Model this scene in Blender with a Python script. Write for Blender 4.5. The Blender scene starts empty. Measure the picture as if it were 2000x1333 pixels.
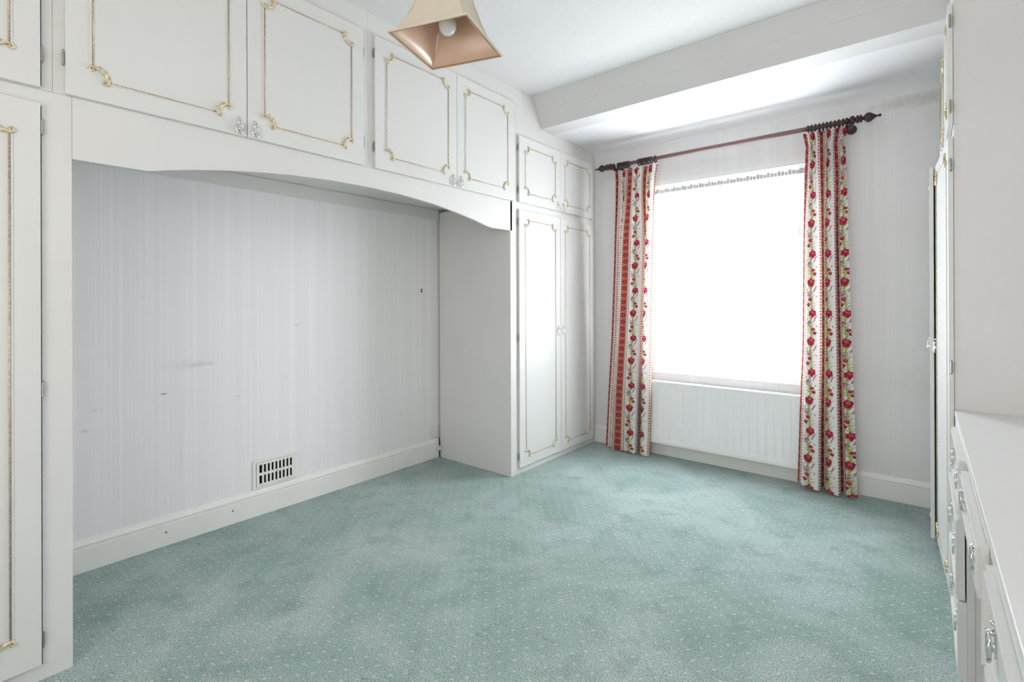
import bpy, bmesh, math, random
import numpy as np
from mathutils import Matrix, Vector
random.seed(7)
S = bpy.context.scene
COL = S.collection
pi = math.pi

# ------------------------------------------------------------------ camera
cam_data = bpy.data.cameras.new('camera')
cam = bpy.data.objects.new('camera', cam_data)
COL.objects.link(cam)
yaw, pitch, roll = 0.68984, 0.00103, -0.003524
f0 = Vector((-math.sin(yaw), math.cos(yaw), 0)); r0 = Vector((math.cos(yaw), math.sin(yaw), 0)); u0 = Vector((0, 0, 1))
fw = f0 * math.cos(pitch) + u0 * math.sin(pitch); up = u0 * math.cos(pitch) - f0 * math.sin(pitch)
rt = r0 * math.cos(roll) + up * math.sin(roll); up = up * math.cos(roll) - r0 * math.sin(roll)
M = Matrix.Identity(4)
for i in range(3):
    M[i][0], M[i][1], M[i][2] = rt[i], up[i], -fw[i]
M[2][3] = 1.27
cam.matrix_world = M
cam_data.sensor_width = 36.0
cam_data.lens = 974.45 / 2000 * 36
cam_data.shift_y = (586.36 - 666.5) / 2000
cam_data.clip_start = 0.01
S.camera = cam

# ------------------------------------------------------------------ world, lights, exposure
W = bpy.data.worlds.new('overcast_sky'); S.world = W; W.use_nodes = True
wn = W.node_tree.nodes; wl = W.node_tree.links
wn['Background'].inputs[0].default_value = (0.90, 0.95, 1.0, 1)
wn['Background'].inputs[1].default_value = 16.5
S.view_settings.view_transform = 'Standard'
S.view_settings.look = 'None'
S.view_settings.gamma = 1
S.view_settings.use_curve_mapping = False
S.view_settings.exposure = 0.16

def area(name, loc, rot, sx, sy, power, color, portal=False):
    l = bpy.data.lights.new(name, 'AREA'); l.shape = 'RECTANGLE'; l.size = sx; l.size_y = sy
    l.energy = power; l.color = color
    if portal: l.cycles.is_portal = True
    o = bpy.data.objects.new(name, l); COL.objects.link(o); o.location = loc; o.rotation_euler = rot
    return o
# the window seen in the photograph (guides the sky light in) and an added fill light behind the camera, no real window
area('window_portal', (-1.2, 4.14, 1.46), (-pi / 2, 0, 0), 1.25, 1.62, 1, (1, 1, 1), portal=True)
area('rear_fill', (-.45, -1.22, 1.55), (pi / 2, 0, 0), 1.9, 1.9, 31, (1.0, 0.955, 0.905))

# ------------------------------------------------------------------ dimensions (metres, read off the photograph)
A = -2.290      # front plane of the left-hand cupboards
B = -3.062      # left wall
D = 3.957       # window wall
R = 0.660       # right wall
C = 0.097       # front plane of the right-hand wardrobe
YB = -1.30      # rear wall
H1, H2 = 2.818, 2.5995

# ------------------------------------------------------------------ materials
def mat(name, color=(.8, .8, .8), rough=.5, metal=0, spec=.5):
    m = bpy.data.materials.new(name); m.use_nodes = True
    b = m.node_tree.nodes['Principled BSDF']
    b.inputs['Base Color'].default_value = (*color, 1)
    b.inputs['Roughness'].default_value = rough
    b.inputs['Metallic'].default_value = metal
    b.inputs['Specular IOR Level'].default_value = spec
    return m

class NT:
    def __init__(s, m):
        s.m = m; s.t = m.node_tree; s.n = s.t.nodes; s.l = s.t.links; s.b = s.n['Principled BSDF']
    def new(s, typ, **k):
        n = s.n.new(typ)
        for a, v in k.items(): setattr(n, a, v)
        return n
    def set(s, sock, v):
        if hasattr(v, 'is_output') or isinstance(v, bpy.types.NodeSocket): s.l.new(v, sock)
        else: sock.default_value = v
    def math(s, op, a, b=0.0, c=None, clamp=False):
        n = s.new('ShaderNodeMath', operation=op); n.use_clamp = clamp
        s.set(n.inputs[0], a); s.set(n.inputs[1], b)
        if c is not None: s.set(n.inputs[2], c)
        return n.outputs[0]
    def mix(s, f, a, b):
        n = s.new('ShaderNodeMix', data_type='RGBA')
        s.set(n.inputs[0], f); s.set(n.inputs[6], a); s.set(n.inputs[7], b)
        return n.outputs[2]
    def coord(s):
        tc = s.new('ShaderNodeTexCoord'); sp = s.new('ShaderNodeSeparateXYZ'); s.l.new(tc.outputs['Object'], sp.inputs[0])
        return tc.outputs['Object'], sp.outputs[0], sp.outputs[1], sp.outputs[2]
    def map(s, v, scale):
        n = s.new('ShaderNodeMapping'); s.l.new(v, n.inputs[0]); n.inputs['Scale'].default_value = scale
        return n.outputs[0]
    def noise(s, v, scale, detail=2, rough=.5, dist=0.0):
        n = s.new('ShaderNodeTexNoise'); s.l.new(v, n.inputs['Vector'])
        n.inputs['Scale'].default_value = scale; n.inputs['Detail'].default_value = detail
        n.inputs['Roughness'].default_value = rough; n.inputs['Distortion'].default_value = dist
        return n.outputs[0]
    def ramp(s, v, lo, hi):
        n = s.new('ShaderNodeMapRange'); s.l.new(v, n.inputs[0]); n.inputs[1].default_value = lo; n.inputs[2].default_value = hi
        return n.outputs[0]
    def bump(s, h, strength, dist=.002):
        n = s.new('ShaderNodeBump'); s.l.new(h, n.inputs['Height']); n.inputs['Strength'].default_value = strength
        n.inputs['Distance'].default_value = dist; s.l.new(n.outputs[0], s.b.inputs['Normal'])

def painted(name, col, rough, var=.03, bump=.05):
    m = mat(name, col, rough); t = NT(m); v, x, y, z = t.coord()
    n1 = t.noise(v, 2.3, 3)
    dark = tuple(c * (1 - var) for c in col) + (1,); lite = tuple(min(1, c * (1 + var * .5)) for c in col) + (1,)
    t.l.new(t.mix(t.ramp(n1, .3, .7), dark, lite), t.b.inputs['Base Color'])
    t.bump(t.noise(v, 220, 2), bump, .0006)
    return m

CAB = painted('cabinet_white', (.75, .737, .712), .42, .03, .04)
DOOR = painted('door_white', (.75, .741, .718), .34, .02, .03)
SIDE = painted('cabinet_side_white', (.76, .74, .72), .45)
WORK = painted('worktop_laminate', (.80, .80, .79), .30, .02, .02)
SKIRT = painted('skirting_gloss', (.90, .885, .85), .28, .04, .05)
PLAS = painted('beam_plaster', (.72, .70, .695), .8, .02, .15)
PVC = mat('white_window_frame', (.88, .88, .88), .25)
RAD = mat('radiator_enamel', (.92, .915, .915), .32)
CHROME = mat('chrome', (.78, .78, .77), .14, 1)
HINGE = mat('hinge_metal', (.42, .40, .37), .30, 1)
DARK = mat('dark_void', (.008, .008, .008), 1, 0, 0)
PLASTIC = mat('cream_plastic', (.80, .79, .75), .3)
GREYPL = mat('grey_white_plastic', (.70, .70, .72), .4)
RUST = mat('rusty_screw', (.20, .09, .035), .8)
BULB = mat('opal_glass', (.86, .86, .85), .12)
CORD = mat('white_flex', (.8, .78, .74), .5)
LINER = mat('shade_brown_trim', (.40, .22, .12), .7)

GOLD = mat('aged_gilt', (.60, .47, .28), .42, .35); t = NT(GOLD); v, x, y, z = t.coord()
t.l.new(t.mix(t.ramp(t.noise(v, 160, 2), .40, .60), (.50, .36, .25, 1), (.70, .60, .46, 1)), t.b.inputs['Base Color'])
ORN = mat('cream_gilt', (.76, .68, .48), .40, .15); t = NT(ORN); v, x, y, z = t.coord()
t.l.new(t.mix(t.ramp(t.noise(v, 120, 2), .36, .62), (.50, .38, .18, 1), (.86, .80, .62, 1)), t.b.inputs['Base Color'])

WOOD = mat('dark_turned_wood', (.07, .03, .03), .34); t = NT(WOOD); v, x, y, z = t.coord()
t.l.new(t.mix(t.noise(t.map(v, (6, 60, 60)), 1.5, 4), (.016, .009, .016, 1), (.062, .024, .022, 1)), t.b.inputs['Base Color'])
POLE = mat('pole_wood', (.20, .11, .10), .40); t = NT(POLE); v, x, y, z = t.coord()
t.l.new(t.mix(t.noise(t.map(v, (3, 90, 90)), 1.5, 4), (.17, .085, .08, 1), (.27, .16, .15, 1)), t.b.inputs['Base Color'])

FAB = mat('shade_fabric', (.56, .49, .39), .8); t = NT(FAB); v, x, y, z = t.coord()
t.l.new(t.mix(t.noise(v, 9, 3), (.62, .54, .42, 1), (.72, .65, .52, 1)), t.b.inputs['Base Color'])
FABIN = mat('shade_lining', (.62, .40, .27), .27, 0, 1.0); t = NT(FABIN); v, x, y, z = t.coord()
t.l.new(t.mix(t.noise(v, 12, 3), (.70, .45, .31, 1), (.78, .53, .39, 1)), t.b.inputs['Base Color'])

# walls: embossed vertical-stripe paper; the axis along the wall is 'y' (left/right wall) or 'x' (window wall)
def paper(name, axis, marks=(), col=(.955, .935, .94), weave=False):
    m = mat(name, col, .62); t = NT(m); v, x, y, z = t.coord()
    h = y if axis == 'y' else x
    sc = (0, 1, 0.004) if axis == 'y' else (1, 0, 0.004)
    s1 = t.noise(t.map(v, sc), 95 if not weave else 150, 2, .6)
    s2 = t.noise(t.map(v, sc), 16, 2, .5)
    st = t.math('MULTIPLY', t.ramp(s1, .42, .58), t.ramp(s2, .40, .60))
    fine = t.noise(t.map(v, (1, 1, .35)), 260, 2)
    base = t.mix(t.math('MULTIPLY', st, .55), tuple(c * .925 for c in col) + (1,), tuple(min(1, c * 1.02) for c in col) + (1,))
    cloudy = t.ramp(t.noise(v, 1.6, 3), .35, .75)
    base = t.mix(t.math('MULTIPLY', cloudy, .10), base, (.70, .68, .64, 1))
    for (hy, hz, ry, rz, amt, c) in marks:
        dy = t.math('DIVIDE', t.math('SUBTRACT', h, hy), ry); dz = t.math('DIVIDE', t.math('SUBTRACT', z, hz), rz)
        r2 = t.math('ADD', t.math('MULTIPLY', dy, dy), t.math('MULTIPLY', dz, dz))
        r2 = t.math('ADD', r2, t.math('MULTIPLY', t.math('SUBTRACT', t.noise(v, 40, 2), .5), 1.6))
        k = t.math('MULTIPLY', t.math('SUBTRACT', 1.0, r2, clamp=True), amt)
        base = t.mix(k, base, (*c, 1))
    t.l.new(base, t.b.inputs['Base Color'])
    hgt = t.math('ADD', t.math('MULTIPLY', st, 1.0), t.math('MULTIPLY', fine, .5))
    t.bump(hgt, .35, .0012)
    return m
GR = (.48, .45, .40)
niche_marks = [(1.032, .925, .09, .014, .28, (.55, .53, .50)), (.97, .93, .16, .03, .18, (.6, .6, .6)), (1.564, 1.121, .025, .0035, .9, GR), (.852, .788, .022, .005, .9, (.42, .37, .3)),
               (2.119, .701, .030, .003, .8, GR), (1.503, .795, .012, .003, .8, GR), (.57, .75, .012, .004, .7, GR), (.53, .66, .02, .01, .4, GR),
               (.93, .45, .010, .16, .16, (.62, .58, .5)), (2.38, .42, .006, .02, .5, GR), (1.22, .72, .004, .004, .8, (.1, .1, .1))]
PAPER_L = paper('striped_wallpaper', 'y', niche_marks)
PAPER_W = paper('woven_wallpaper', 'x', [(.0, 2.5, .30, .05, .4, (.45, .43, .40)), (-.1, .75, .35, .12, .10, (.6, .55, .5))], (.88, .865, .87), True)
CEIL = mat('textured_ceiling', (.74, .73, .73), .85); t = NT(CEIL); v, x, y, z = t.coord()
t.bump(t.math('ADD', t.noise(v, 95, 3, .6), t.noise(v, 30, 2)), .55, .004)
CEIL2 = mat('smooth_ceiling', (.84, .83, .845), .75); t = NT(CEIL2); v, x, y, z = t.coord()
t.bump(t.noise(v, 60, 2), .08, .002)

# carpet: sea green pile with a staggered lattice of pale flecks
CARPET = mat('green_carpet', (.3, .5, .45), .95, 0, .15); t = NT(CARPET); v, x, y, z = t.coord()
pile = t.noise(v, 190, 3, .65)
pile2 = t.noise(v, 85, 2, .6)
nap = t.noise(v, 2.1, 4, .62, .6)
nap2 = t.noise(v, 6.5, 4, .6)
base = t.mix(t.ramp(nap, .34, .66), (.385, .545, .500, 1), (.640, .765, .745, 1))
base = t.mix(t.math('MULTIPLY', t.ramp(nap2, .52, .70), .55), base, (.27, .40, .365, 1))
base = t.mix(t.math('MULTIPLY', t.ramp(pile, .54, .36), .85), base, (.10, .175, .16, 1))
base = t.mix(t.math('MULTIPLY', t.ramp(pile2, .55, .70), .35), base, (.66, .78, .76, 1))
warp = t.math('MULTIPLY', t.math('SUBTRACT', t.noise(v, 14, 1), .5), .012)
fl = None
for ox, oy in ((0, 0), (.5, .5)):
    fx = t.math('SUBTRACT', t.math('FRACT', t.math('ADD', t.math('DIVIDE', t.math('ADD', x, warp), .070), ox + 50)), .5)
    fy = t.math('SUBTRACT', t.math('FRACT', t.math('ADD', t.math('DIVIDE', t.math('ADD', y, warp), .080), oy + 50)), .5)
    fx = t.math('MULTIPLY', fx, .070); fy = t.math('MULTIPLY', fy, .080)
    ga = t.math('ADD', t.math('MULTIPLY', fx, .8), t.math('MULTIPLY', fy, .6)); gb = t.math('SUBTRACT', t.math('MULTIPLY', fy, .8), t.math('MULTIPLY', fx, .6))
    gb = t.math('MULTIPLY', gb, 2.0)
    d = t.math('SQRT', t.math('ADD', t.math('MULTIPLY', ga, ga), t.math('MULTIPLY', gb, gb)))
    k = t.ramp(d, .0088, .0045)
    fl = k if fl is None else t.math('MAXIMUM', fl, k)
fl = t.math('MULTIPLY', fl, t.ramp(t.noise(v, 300, 1), .25, .55))
base = t.mix(t.math('MULTIPLY', fl, .9), base, (.88, .84, .81, 1))
dents = [(-2.704, .552, .016, .008), (-2.444, .602, .014, .007), (-2.438, .445, .014, .009), (-2.246, 2.738, .020, .010), (-2.181, 2.738, .018, .009), (-2.936, .968, .024, .012),
         (-1.7, 1.9, .014, .008), (-.8, 1.9, .014, .008), (-1.293, 2.208, .016, .007, .24), (-2.662, .529, .105, .0022, 1.22), (-2.439, .526, .075, .0022, 2.33), (-1.300, 1.453, .060, .011, 1.27), (-1.089, 1.521, .070, .009, .06), (-1.308, 1.380, .022, .011, .34), (-1.454, .973, .022, .010, .39), (-1.628, .968, .016, .008, .99), (-.62, 2.52, .012, .006), (-1.05, 2.9, .016, .007)]
for dn in dents:
    dx, dy, rx, ry = dn[:4]; an = dn[4] if len(dn) > 4 else 0.0
    qx = t.math('SUBTRACT', x, dx); qy = t.math('SUBTRACT', y, dy)
    ex = t.math('DIVIDE', t.math('ADD', t.math('MULTIPLY', qx, math.cos(an)), t.math('MULTIPLY', qy, math.sin(an))), rx)
    ey = t.math('DIVIDE', t.math('SUBTRACT', t.math('MULTIPLY', qy, math.cos(an)), t.math('MULTIPLY', qx, math.sin(an))), ry)
    r2 = t.math('ADD', t.math('MULTIPLY', ex, ex), t.math('MULTIPLY', ey, ey))
    base = t.mix(t.math('MULTIPLY', t.math('SUBTRACT', 1.0, r2, clamp=True), t.math('MULTIPLY', t.ramp(pile2, .62, .38), .62)), base, (.10, .15, .13, 1))
t.l.new(base, t.b.inputs['Base Color'])
t.b.inputs['Sheen Weight'].default_value = .25
t.b.inputs['Sheen Roughness'].default_value = .5
t.bump(t.math('ADD', pile, t.math('MULTIPLY', pile2, .8)), 1.0, .009)

GLASS = bpy.data.materials.new('window_glass'); GLASS.use_nodes = True
gt = GLASS.node_tree; gt.nodes.clear()
go = gt.nodes.new('ShaderNodeOutputMaterial'); gm = gt.nodes.new('ShaderNodeMixShader'); gtr = gt.nodes.new('ShaderNodeBsdfTransparent'); gg = gt.nodes.new('ShaderNodeBsdfGlossy')
gg.inputs['Roughness'].default_value = .02; gtr.inputs[0].default_value = (.96, .97, .97, 1); gm.inputs[0].default_value = .06
gt.links.new(gtr.outputs[0], gm.inputs[1]); gt.links.new(gg.outputs[0], gm.inputs[2]); gt.links.new(gm.outputs[0], go.inputs[0])

NET = bpy.data.materials.new('sheer_net'); NET.use_nodes = True
gt = NET.node_tree; gt.nodes.clear()
go = gt.nodes.new('ShaderNodeOutputMaterial'); gm = gt.nodes.new('ShaderNodeMixShader'); gtr = gt.nodes.new('ShaderNodeBsdfTransparent'); gg = gt.nodes.new('ShaderNodeBsdfTranslucent')
gg.inputs[0].default_value = (.9, .9, .9, 1); gm.inputs[0].default_value = .35
gt.links.new(gtr.outputs[0], gm.inputs[1]); gt.links.new(gg.outputs[0], gm.inputs[2]); gt.links.new(gm.outputs[0], go.inputs[0])
NETH = mat('net_heading_tape', (.55, .55, .56), .8)

# ------------------------------------------------------------------ mesh helpers
def box(bm, x0, x1, y0, y1, z0, z1):
    vs = [bm.verts.new((x, y, z)) for x in (x0, x1) for y in (y0, y1) for z in (z0, z1)]
    for f in ((0, 1, 3, 2), (4, 6, 7, 5), (0, 4, 5, 1), (2, 3, 7, 6), (0, 2, 6, 4), (1, 5, 7, 3)):
        bm.faces.new([vs[i] for i in f])

def prism(bm, pts, axis, a0, a1):
    """polygon pts (two coordinates) extruded along axis from a0 to a1"""
    def P(p, a):
        if axis == 'x': return (a, p[0], p[1])
        if axis == 'y': return (p[0], a, p[1])
        return (p[0], p[1], a)
    v0 = [bm.verts.new(P(p, a0)) for p in pts]; v1 = [bm.verts.new(P(p, a1)) for p in pts]
    n = len(pts); bm.faces.new(v0[::-1]); bm.faces.new(v1)
    for i in range(n): bm.faces.new((v0[i], v0[(i + 1) % n], v1[(i + 1) % n], v1[i]))

def tube(bm, pts, rad, seg=8, closed=False, flat=1.0, nrm=None):
    pts = [Vector(p) for p in pts]; n = len(pts)
    rads = rad if isinstance(rad, (list, tuple)) else [rad] * n
    rings = []
    for i, p in enumerate(pts):
        if closed: d = pts[(i + 1) % n] - pts[i - 1]
        else: d = pts[min(i + 1, n - 1)] - pts[max(i - 1, 0)]
        d = d.normalized() if d.length > 1e-9 else Vector((0, 0, 1))
        ref = nrm if nrm else (Vector((0, 0, 1)) if abs(d.z) < .9 else Vector((1, 0, 0)))
        a = d.cross(ref)
        a = a.normalized() if a.length > 1e-6 else Vector((1, 0, 0)); b = a.cross(d).normalized()
        rings.append([bm.verts.new(p + (a * math.cos(2 * pi * k / seg) + b * math.sin(2 * pi * k / seg) * flat) * rads[i]) for k in range(seg)])
    m = n if closed else n - 1
    for i in range(m):
        q, w = rings[i], rings[(i + 1) % n]
        for k in range(seg): bm.faces.new((q[k], q[(k + 1) % seg], w[(k + 1) % seg], w[k]))
    if not closed: bm.faces.new(rings[0][::-1]); bm.faces.new(rings[-1])

def lathe(bm, prof, c, axis='z', seg=20, cap=True):
    """prof: list of (radius, height along axis)"""
    rings = []
    for r, h in prof:
        ring = []
        for k in range(seg):
            a = 2 * pi * k / seg; p, q = r * math.cos(a), r * math.sin(a)
            o = {'z': (p, q, h), 'x': (h, p, q), 'y': (q, h, p)}[axis]
            ring.append(bm.verts.new((c[0] + o[0], c[1] + o[1], c[2] + o[2])))
        rings.append(ring)
    for i in range(len(rings) - 1):
        for k in range(seg): bm.faces.new((rings[i][k], rings[i][(k + 1) % seg], rings[i + 1][(k + 1) % seg], rings[i + 1][k]))
    if cap: bm.faces.new(rings[0][::-1]); bm.faces.new(rings[-1])

def ellipsoid(bm, c, r, seg=8):
    m = Matrix.Translation(c) @ Matrix.Diagonal((*r, 1))
    bmesh.ops.create_uvsphere(bm, u_segments=seg, v_segments=max(4, seg // 2 + 1), radius=1, matrix=m)

def build(name, fn, material, parent=None, loc=None, smooth=False, bevel=0, kind=None):
    """fn(bm) draws in parent-local coordinates (world when no parent)"""
    bm = bmesh.new(); fn(bm)
    bmesh.ops.recalc_face_normals(bm, faces=bm.faces)
    me = bpy.data.meshes.new(name); bm.to_mesh(me); bm.free()
    me.materials.append(material)
    if smooth: me.polygons.foreach_set('use_smooth', [True] * len(me.polygons))
    return link(name, me, parent, loc, bevel, kind)

def link(name, me, parent=None, loc=None, bevel=0, kind=None):
    o = bpy.data.objects.new(name, me); COL.objects.link(o)
    if parent: o.parent = parent
    if loc is not None: o.location = loc
    if bevel:
        b = o.modifiers.new('bevel', 'BEVEL'); b.width = bevel; b.segments = 2; b.limit_method = 'ANGLE'
    if kind: o['kind'] = kind
    return o

def thing(name, label, cat, loc, group=None, rz=0):
    o = bpy.data.objects.new(name, None); COL.objects.link(o); o.location = loc; o.rotation_euler[2] = rz; o.empty_display_size = .1
    o['label'] = label; o['category'] = cat
    if group: o['group'] = group
    return o

def boxes(bs, off=(0, 0, 0)):
    def fn(bm):
        for b in bs: box(bm, b[0] - off[0], b[1] - off[0], b[2] - off[1], b[3] - off[1], b[4] - off[2], b[5] - off[2])
    return fn

# ------------------------------------------------------------------ room shell
build('floor', boxes([(B - .1, R + .1, YB - .1, D + .12, -.05, 0)]), CARPET, kind='structure')
build('wall_left', boxes([(B - .1, B, YB - .1, D + .12, 0, 2.95)]), PAPER_L, kind='structure')
build('wall_right', boxes([(R, R + .1, YB - .1, D + .12, 0, 2.95)]), PAPER_L, kind='structure')
build('wall_back', boxes([(B, R, YB - .1, YB, 0, 2.95)]), PAPER_W, kind='structure')
WX0, WX1, WZ0, WZ1 = -1.80, -.60, .664, 2.249
def wallfn(bm):
    th = .14
    box(bm, B, WX0, D, D + th, 0, 2.95); box(bm, WX1, R, D, D + th, 0, 2.95)
    box(bm, WX0, WX1, D, D + th, 0, WZ0); box(bm, WX0, WX1, D, D + th, WZ1, 2.95)
build('wall_window', wallfn, PAPER_W, kind='structure')
build('ceiling', boxes([(B, R, YB, 3.2995, H1, H1 + .05)]), CEIL, kind='structure')
# dropped beam with a slightly raked face, and the lower smooth ceiling by the window
def beamfn(bm):
    prism(bm, [(3.016, H1 - .0005), (3.073, 2.713), (3.0745, 2.7115), (3.079, 2.7105), (3.138, H2), (3.2995, H2), (3.2995, H1 - .0005)], 'x', A + .0005, C - .0005)
build('ceiling_beam', beamfn, PLAS, kind='structure')
def lowfn(bm):
    box(bm, B, R, 3.30, D, H2, H1 + .05)
    # small hollow cove where the low ceiling meets the window wall
    n = 10; r = .085
    pts = [(D, H2)] + [(D - r + r * math.sin(a * pi / 2 / n), H2 - r * .62 + r * .62 * math.cos(a * pi / 2 / n)) for a in range(n + 1)]
    pts = [(D - .0005, H2)] + [(D - r * (1 - math.sin(k * pi / 2 / n)) , H2 - .055 * (1 - math.cos(k * pi / 2 / n))) for k in range(n + 1)]
    prism(bm, pts[::-1], 'x', A, C)
build('ceiling_bay', lowfn, CEIL2, kind='structure')

def skirt_prof(th=.019, h=.152):
    return [(0, 0), (th, 0), (th, h * .72), (th - .003, h * .74), (th - .003, h * .78), (th + .001, h * .80), (th + .001, h * .84), (th * .62, h * .90), (th * .42, h * .96), (th * .3, h), (0, h)]
build('baseboard_left', lambda bm: prism(bm, [(B + p, q) for p, q in skirt_prof()], 'y', .368, 2.288), SKIRT, kind='structure')
build('baseboard_left.001', lambda bm: prism(bm, [(B + p + .0008, q + .001) for p, q in skirt_prof()], 'y', 2.2895, 2.756), SKIRT, kind='structure')
build('baseboard_window', lambda bm: prism(bm, [(D - p, q) for p, q in skirt_prof(.019, .150)], 'x', A + .001, C - .001), SKIRT, kind='structure')
for i, (yy, zz) in enumerate(((.855, .070), (1.18, .075))):
    build('screw_hole', lambda bm: lathe(bm, [(.0045, 0), (.0045, .0015), (.002, .003)], (0, 0, 0), 'x', 8), RUST, bpy.data.objects['baseboard_left'], (B + .019, yy, zz))
build('trim_1', boxes([(B, B + .018, .368, 2.757, 1.929, 2.008)]), CAB, kind='structure', bevel=.002)   # batten on the niche wall

# ------------------------------------------------------------------ window
win = build('window_1', lambda bm: [box(bm, WX0, WX0 + .05, D + .04, D + .10, WZ0, WZ1), box(bm, WX1 - .05, WX1, D + .04, D + .10, WZ0, WZ1),
      box(bm, WX0 + .05, WX1 - .05, D + .04, D + .10, WZ0, WZ0 + .04), box(bm, WX0 + .05, WX1 - .05, D + .04, D + .10, WZ1 - .05, WZ1),
      box(bm, WX0 + .05, WX1 - .05, D + .045, D + .095, 1.735, 1.765)], PVC, kind='structure')
def sash(bm, x0, x1, z0, z1, w=.030):
    for b in ((x0, x0 + w, z0, z1), (x1 - w, x1, z0, z1), (x0 + w, x1 - w, z0, z0 + w), (x0 + w, x1 - w, z1 - w, z1)):
        box(bm, b[0], b[1], D + .050, D + .088, b[2], b[3])
XM = -.80
build('top_sash', lambda bm: sash(bm, WX0 + .051, WX1 - .051, 1.766, WZ1 - .051), PVC, win)
build('lower_sash', lambda bm: sash(bm, WX0 + .051, WX1 - .051, WZ0 + .041, 1.734), PVC, win)
build('glass_pane', boxes([(WX0 + .082, WX1 - .082, D + .066, D + .070, 1.797, WZ1 - .082)]), GLASS, win)
build('glass_pane', boxes([(WX0 + .082, WX1 - .082, D + .066, D + .070, WZ0 + .072, 1.703)]), GLASS, win)
build('trim_2', boxes([(WX0 - .0, WX1 + .0, D - .004, D + .038, WZ1 - .036, WZ1 - .001)]), PVC, kind='structure')  # white head lining
build('window_sill', boxes([(WX0 + .001, WX1 - .001, D - .002, D + .039, WZ0 + .0005, WZ0 + .012)]), PVC, win)

# net curtain
net = thing('net_curtain', 'sheer white net curtain hanging inside the bright window recess', 'net curtain', (-1.2, D + .02, WZ1 - .05))
def netfn(bm):
    n = 150; x0, x1 = WX0 + .02, WX1 - .02; rows = 2
    vs = []
    for j in range(rows):
        z = [2.195, .6775][j]
        vs.append([bm.verts.new((x0 + (x1 - x0) * i / n + 1.2, .006 * math.sin(i * 1.55) , z - (WZ1 - .05))) for i in range(n + 1)])
    for i in range(n): bm.faces.new((vs[0][i], vs[0][i + 1], vs[1][i + 1], vs[1][i]))
build('net_fabric', netfn, NET, net, smooth=True)
build('heading_tape', lambda bm: [box(bm, WX0 + .02 + 1.2 + i * .0232, WX0 + .02 + 1.2 + i * .0232 + .0215, -.008 - .002 * (i % 2), -.005, -.048, -.012 - .004 * (i % 3)) for i in range(50)], NETH, net, kind='stuff')
build('wire', lambda bm: tube(bm, [(WX0 + 1.2 + .001, -.011, -.010), (WX1 + 1.2 - .001, -.011, -.010)], .0025, 6), PVC, net)

# ------------------------------------------------------------------ cupboard doors
def spiral(c, r, a0, turn, sgn, shrink):
    out = []
    n = 12
    for i in range(n + 1):
        k = i / n; a = a0 + sgn * turn * k; rr = r * (1 - shrink * k)
        out.append((c[0] + rr * math.cos(a), c[1] + rr * math.sin(a)))
    return out
ORN_CACHE = {}
def orn_mesh(sy, sz, s=1.0):
    """C-scroll corner mount in the y-z plane, centred on the corner of the moulding rectangle; sy, sz point to the panel's inside"""
    key = (sy, sz, round(s, 2))
    if key in ORN_CACHE: return ORN_CACHE[key]
    R0 = .042 * s; e = .0085 * s
    mid = [(R0 * math.cos(a), R0 * math.sin(a)) for a in [i / 12 * pi / 2 for i in range(13)]]
    endA = spiral((-.004 * s, R0 - e), e, pi / 2, 1.55 * pi, 1, .62)          # past (0,R0), curling back
    endB = spiral((R0 - e, -.004 * s), e, 0, 1.55 * pi, -1, .62)
    path = endB[::-1] + mid[1:-1] + endA
    n = len(path); rad = []
    for i in range(n):
        k = abs(i / (n - 1) - .5) * 2
        rad.append((.0068 - .0034 * k + .0012 * math.sin(i * 2.1)) * s)
    bm = bmesh.new()
    tube(bm, [(.003, sy * p[0], sz * p[1]) for p in path], rad, 6, nrm=Vector((1, 0, 0)))
    for p, r in ((endA[-1], .0045), (endB[-1], .0045), (mid[4], .0050), (mid[8], .0050), (mid[6], .0058)):
        ellipsoid(bm, (.0055, sy * p[0], sz * p[1]), (.0038 * s, r * s, r * s), 6)
    for i in (3, 6, 9):
        p = mid[i]; q = (p[0] * 1.17, p[1] * 1.17)
        ellipsoid(bm, (.003, sy * q[0], sz * q[1]), (.0028 * s, .0045 * s, .0045 * s), 6)
    bmesh.ops.recalc_face_normals(bm, faces=bm.faces)
    me = bpy.data.meshes.new('corner_ornament'); bm.to_mesh(me); bm.free(); me.materials.append(ORN)
    me.polygons.foreach_set('use_smooth', [True] * len(me.polygons))
    ORN_CACHE[key] = me
    return me

def handle_mesh():
    bm = bmesh.new()
    # slim back plate with finial, pivot knuckle, hanging oval ring and oval boss
    prof = [(0, .037), (.0055, .034), (.0070, .027), (.0045, .018), (.0055, .010), (.0030, .000), (.0052, -.008), (.0052, -.018), (.0025, -.026), (0, -.030)]
    pts = [(p, q) for p, q in prof] + [(-p, q) for p, q in prof[1:-1][::-1]]
    prism(bm, pts, 'x', 0, .0022)
    ellipsoid(bm, (.004, 0, .029), (.004, .0045, .0045), 8)
    tube(bm, [(.001, 0, .013), (.011, 0, .013)], [.0055, .0040], 8)
    tube(bm, [(.010, -.0065, .0120), (.010, .0065, .0120)], .0035, 8)
    tube(bm, [(.0095, .0140 * math.sin(a), -.0125 + .0240 * math.cos(a)) for a in [2 * pi * i / 22 for i in range(22)]], .0033, 7, closed=True)
    ellipsoid(bm, (.003, 0, -.012), (.0045, .0050, .0090), 8)
    ellipsoid(bm, (.0095, 0, -.037), (.0034, .0038, .0034), 8)
    bmesh.ops.recalc_face_normals(bm, faces=bm.faces)
    me = bpy.data.meshes.new('drop_handle'); bm.to_mesh(me); bm.free(); me.materials.append(CHROME)
    me.polygons.foreach_set('use_smooth', [True] * len(me.polygons))
    return me
HANDLE = handle_mesh()
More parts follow.
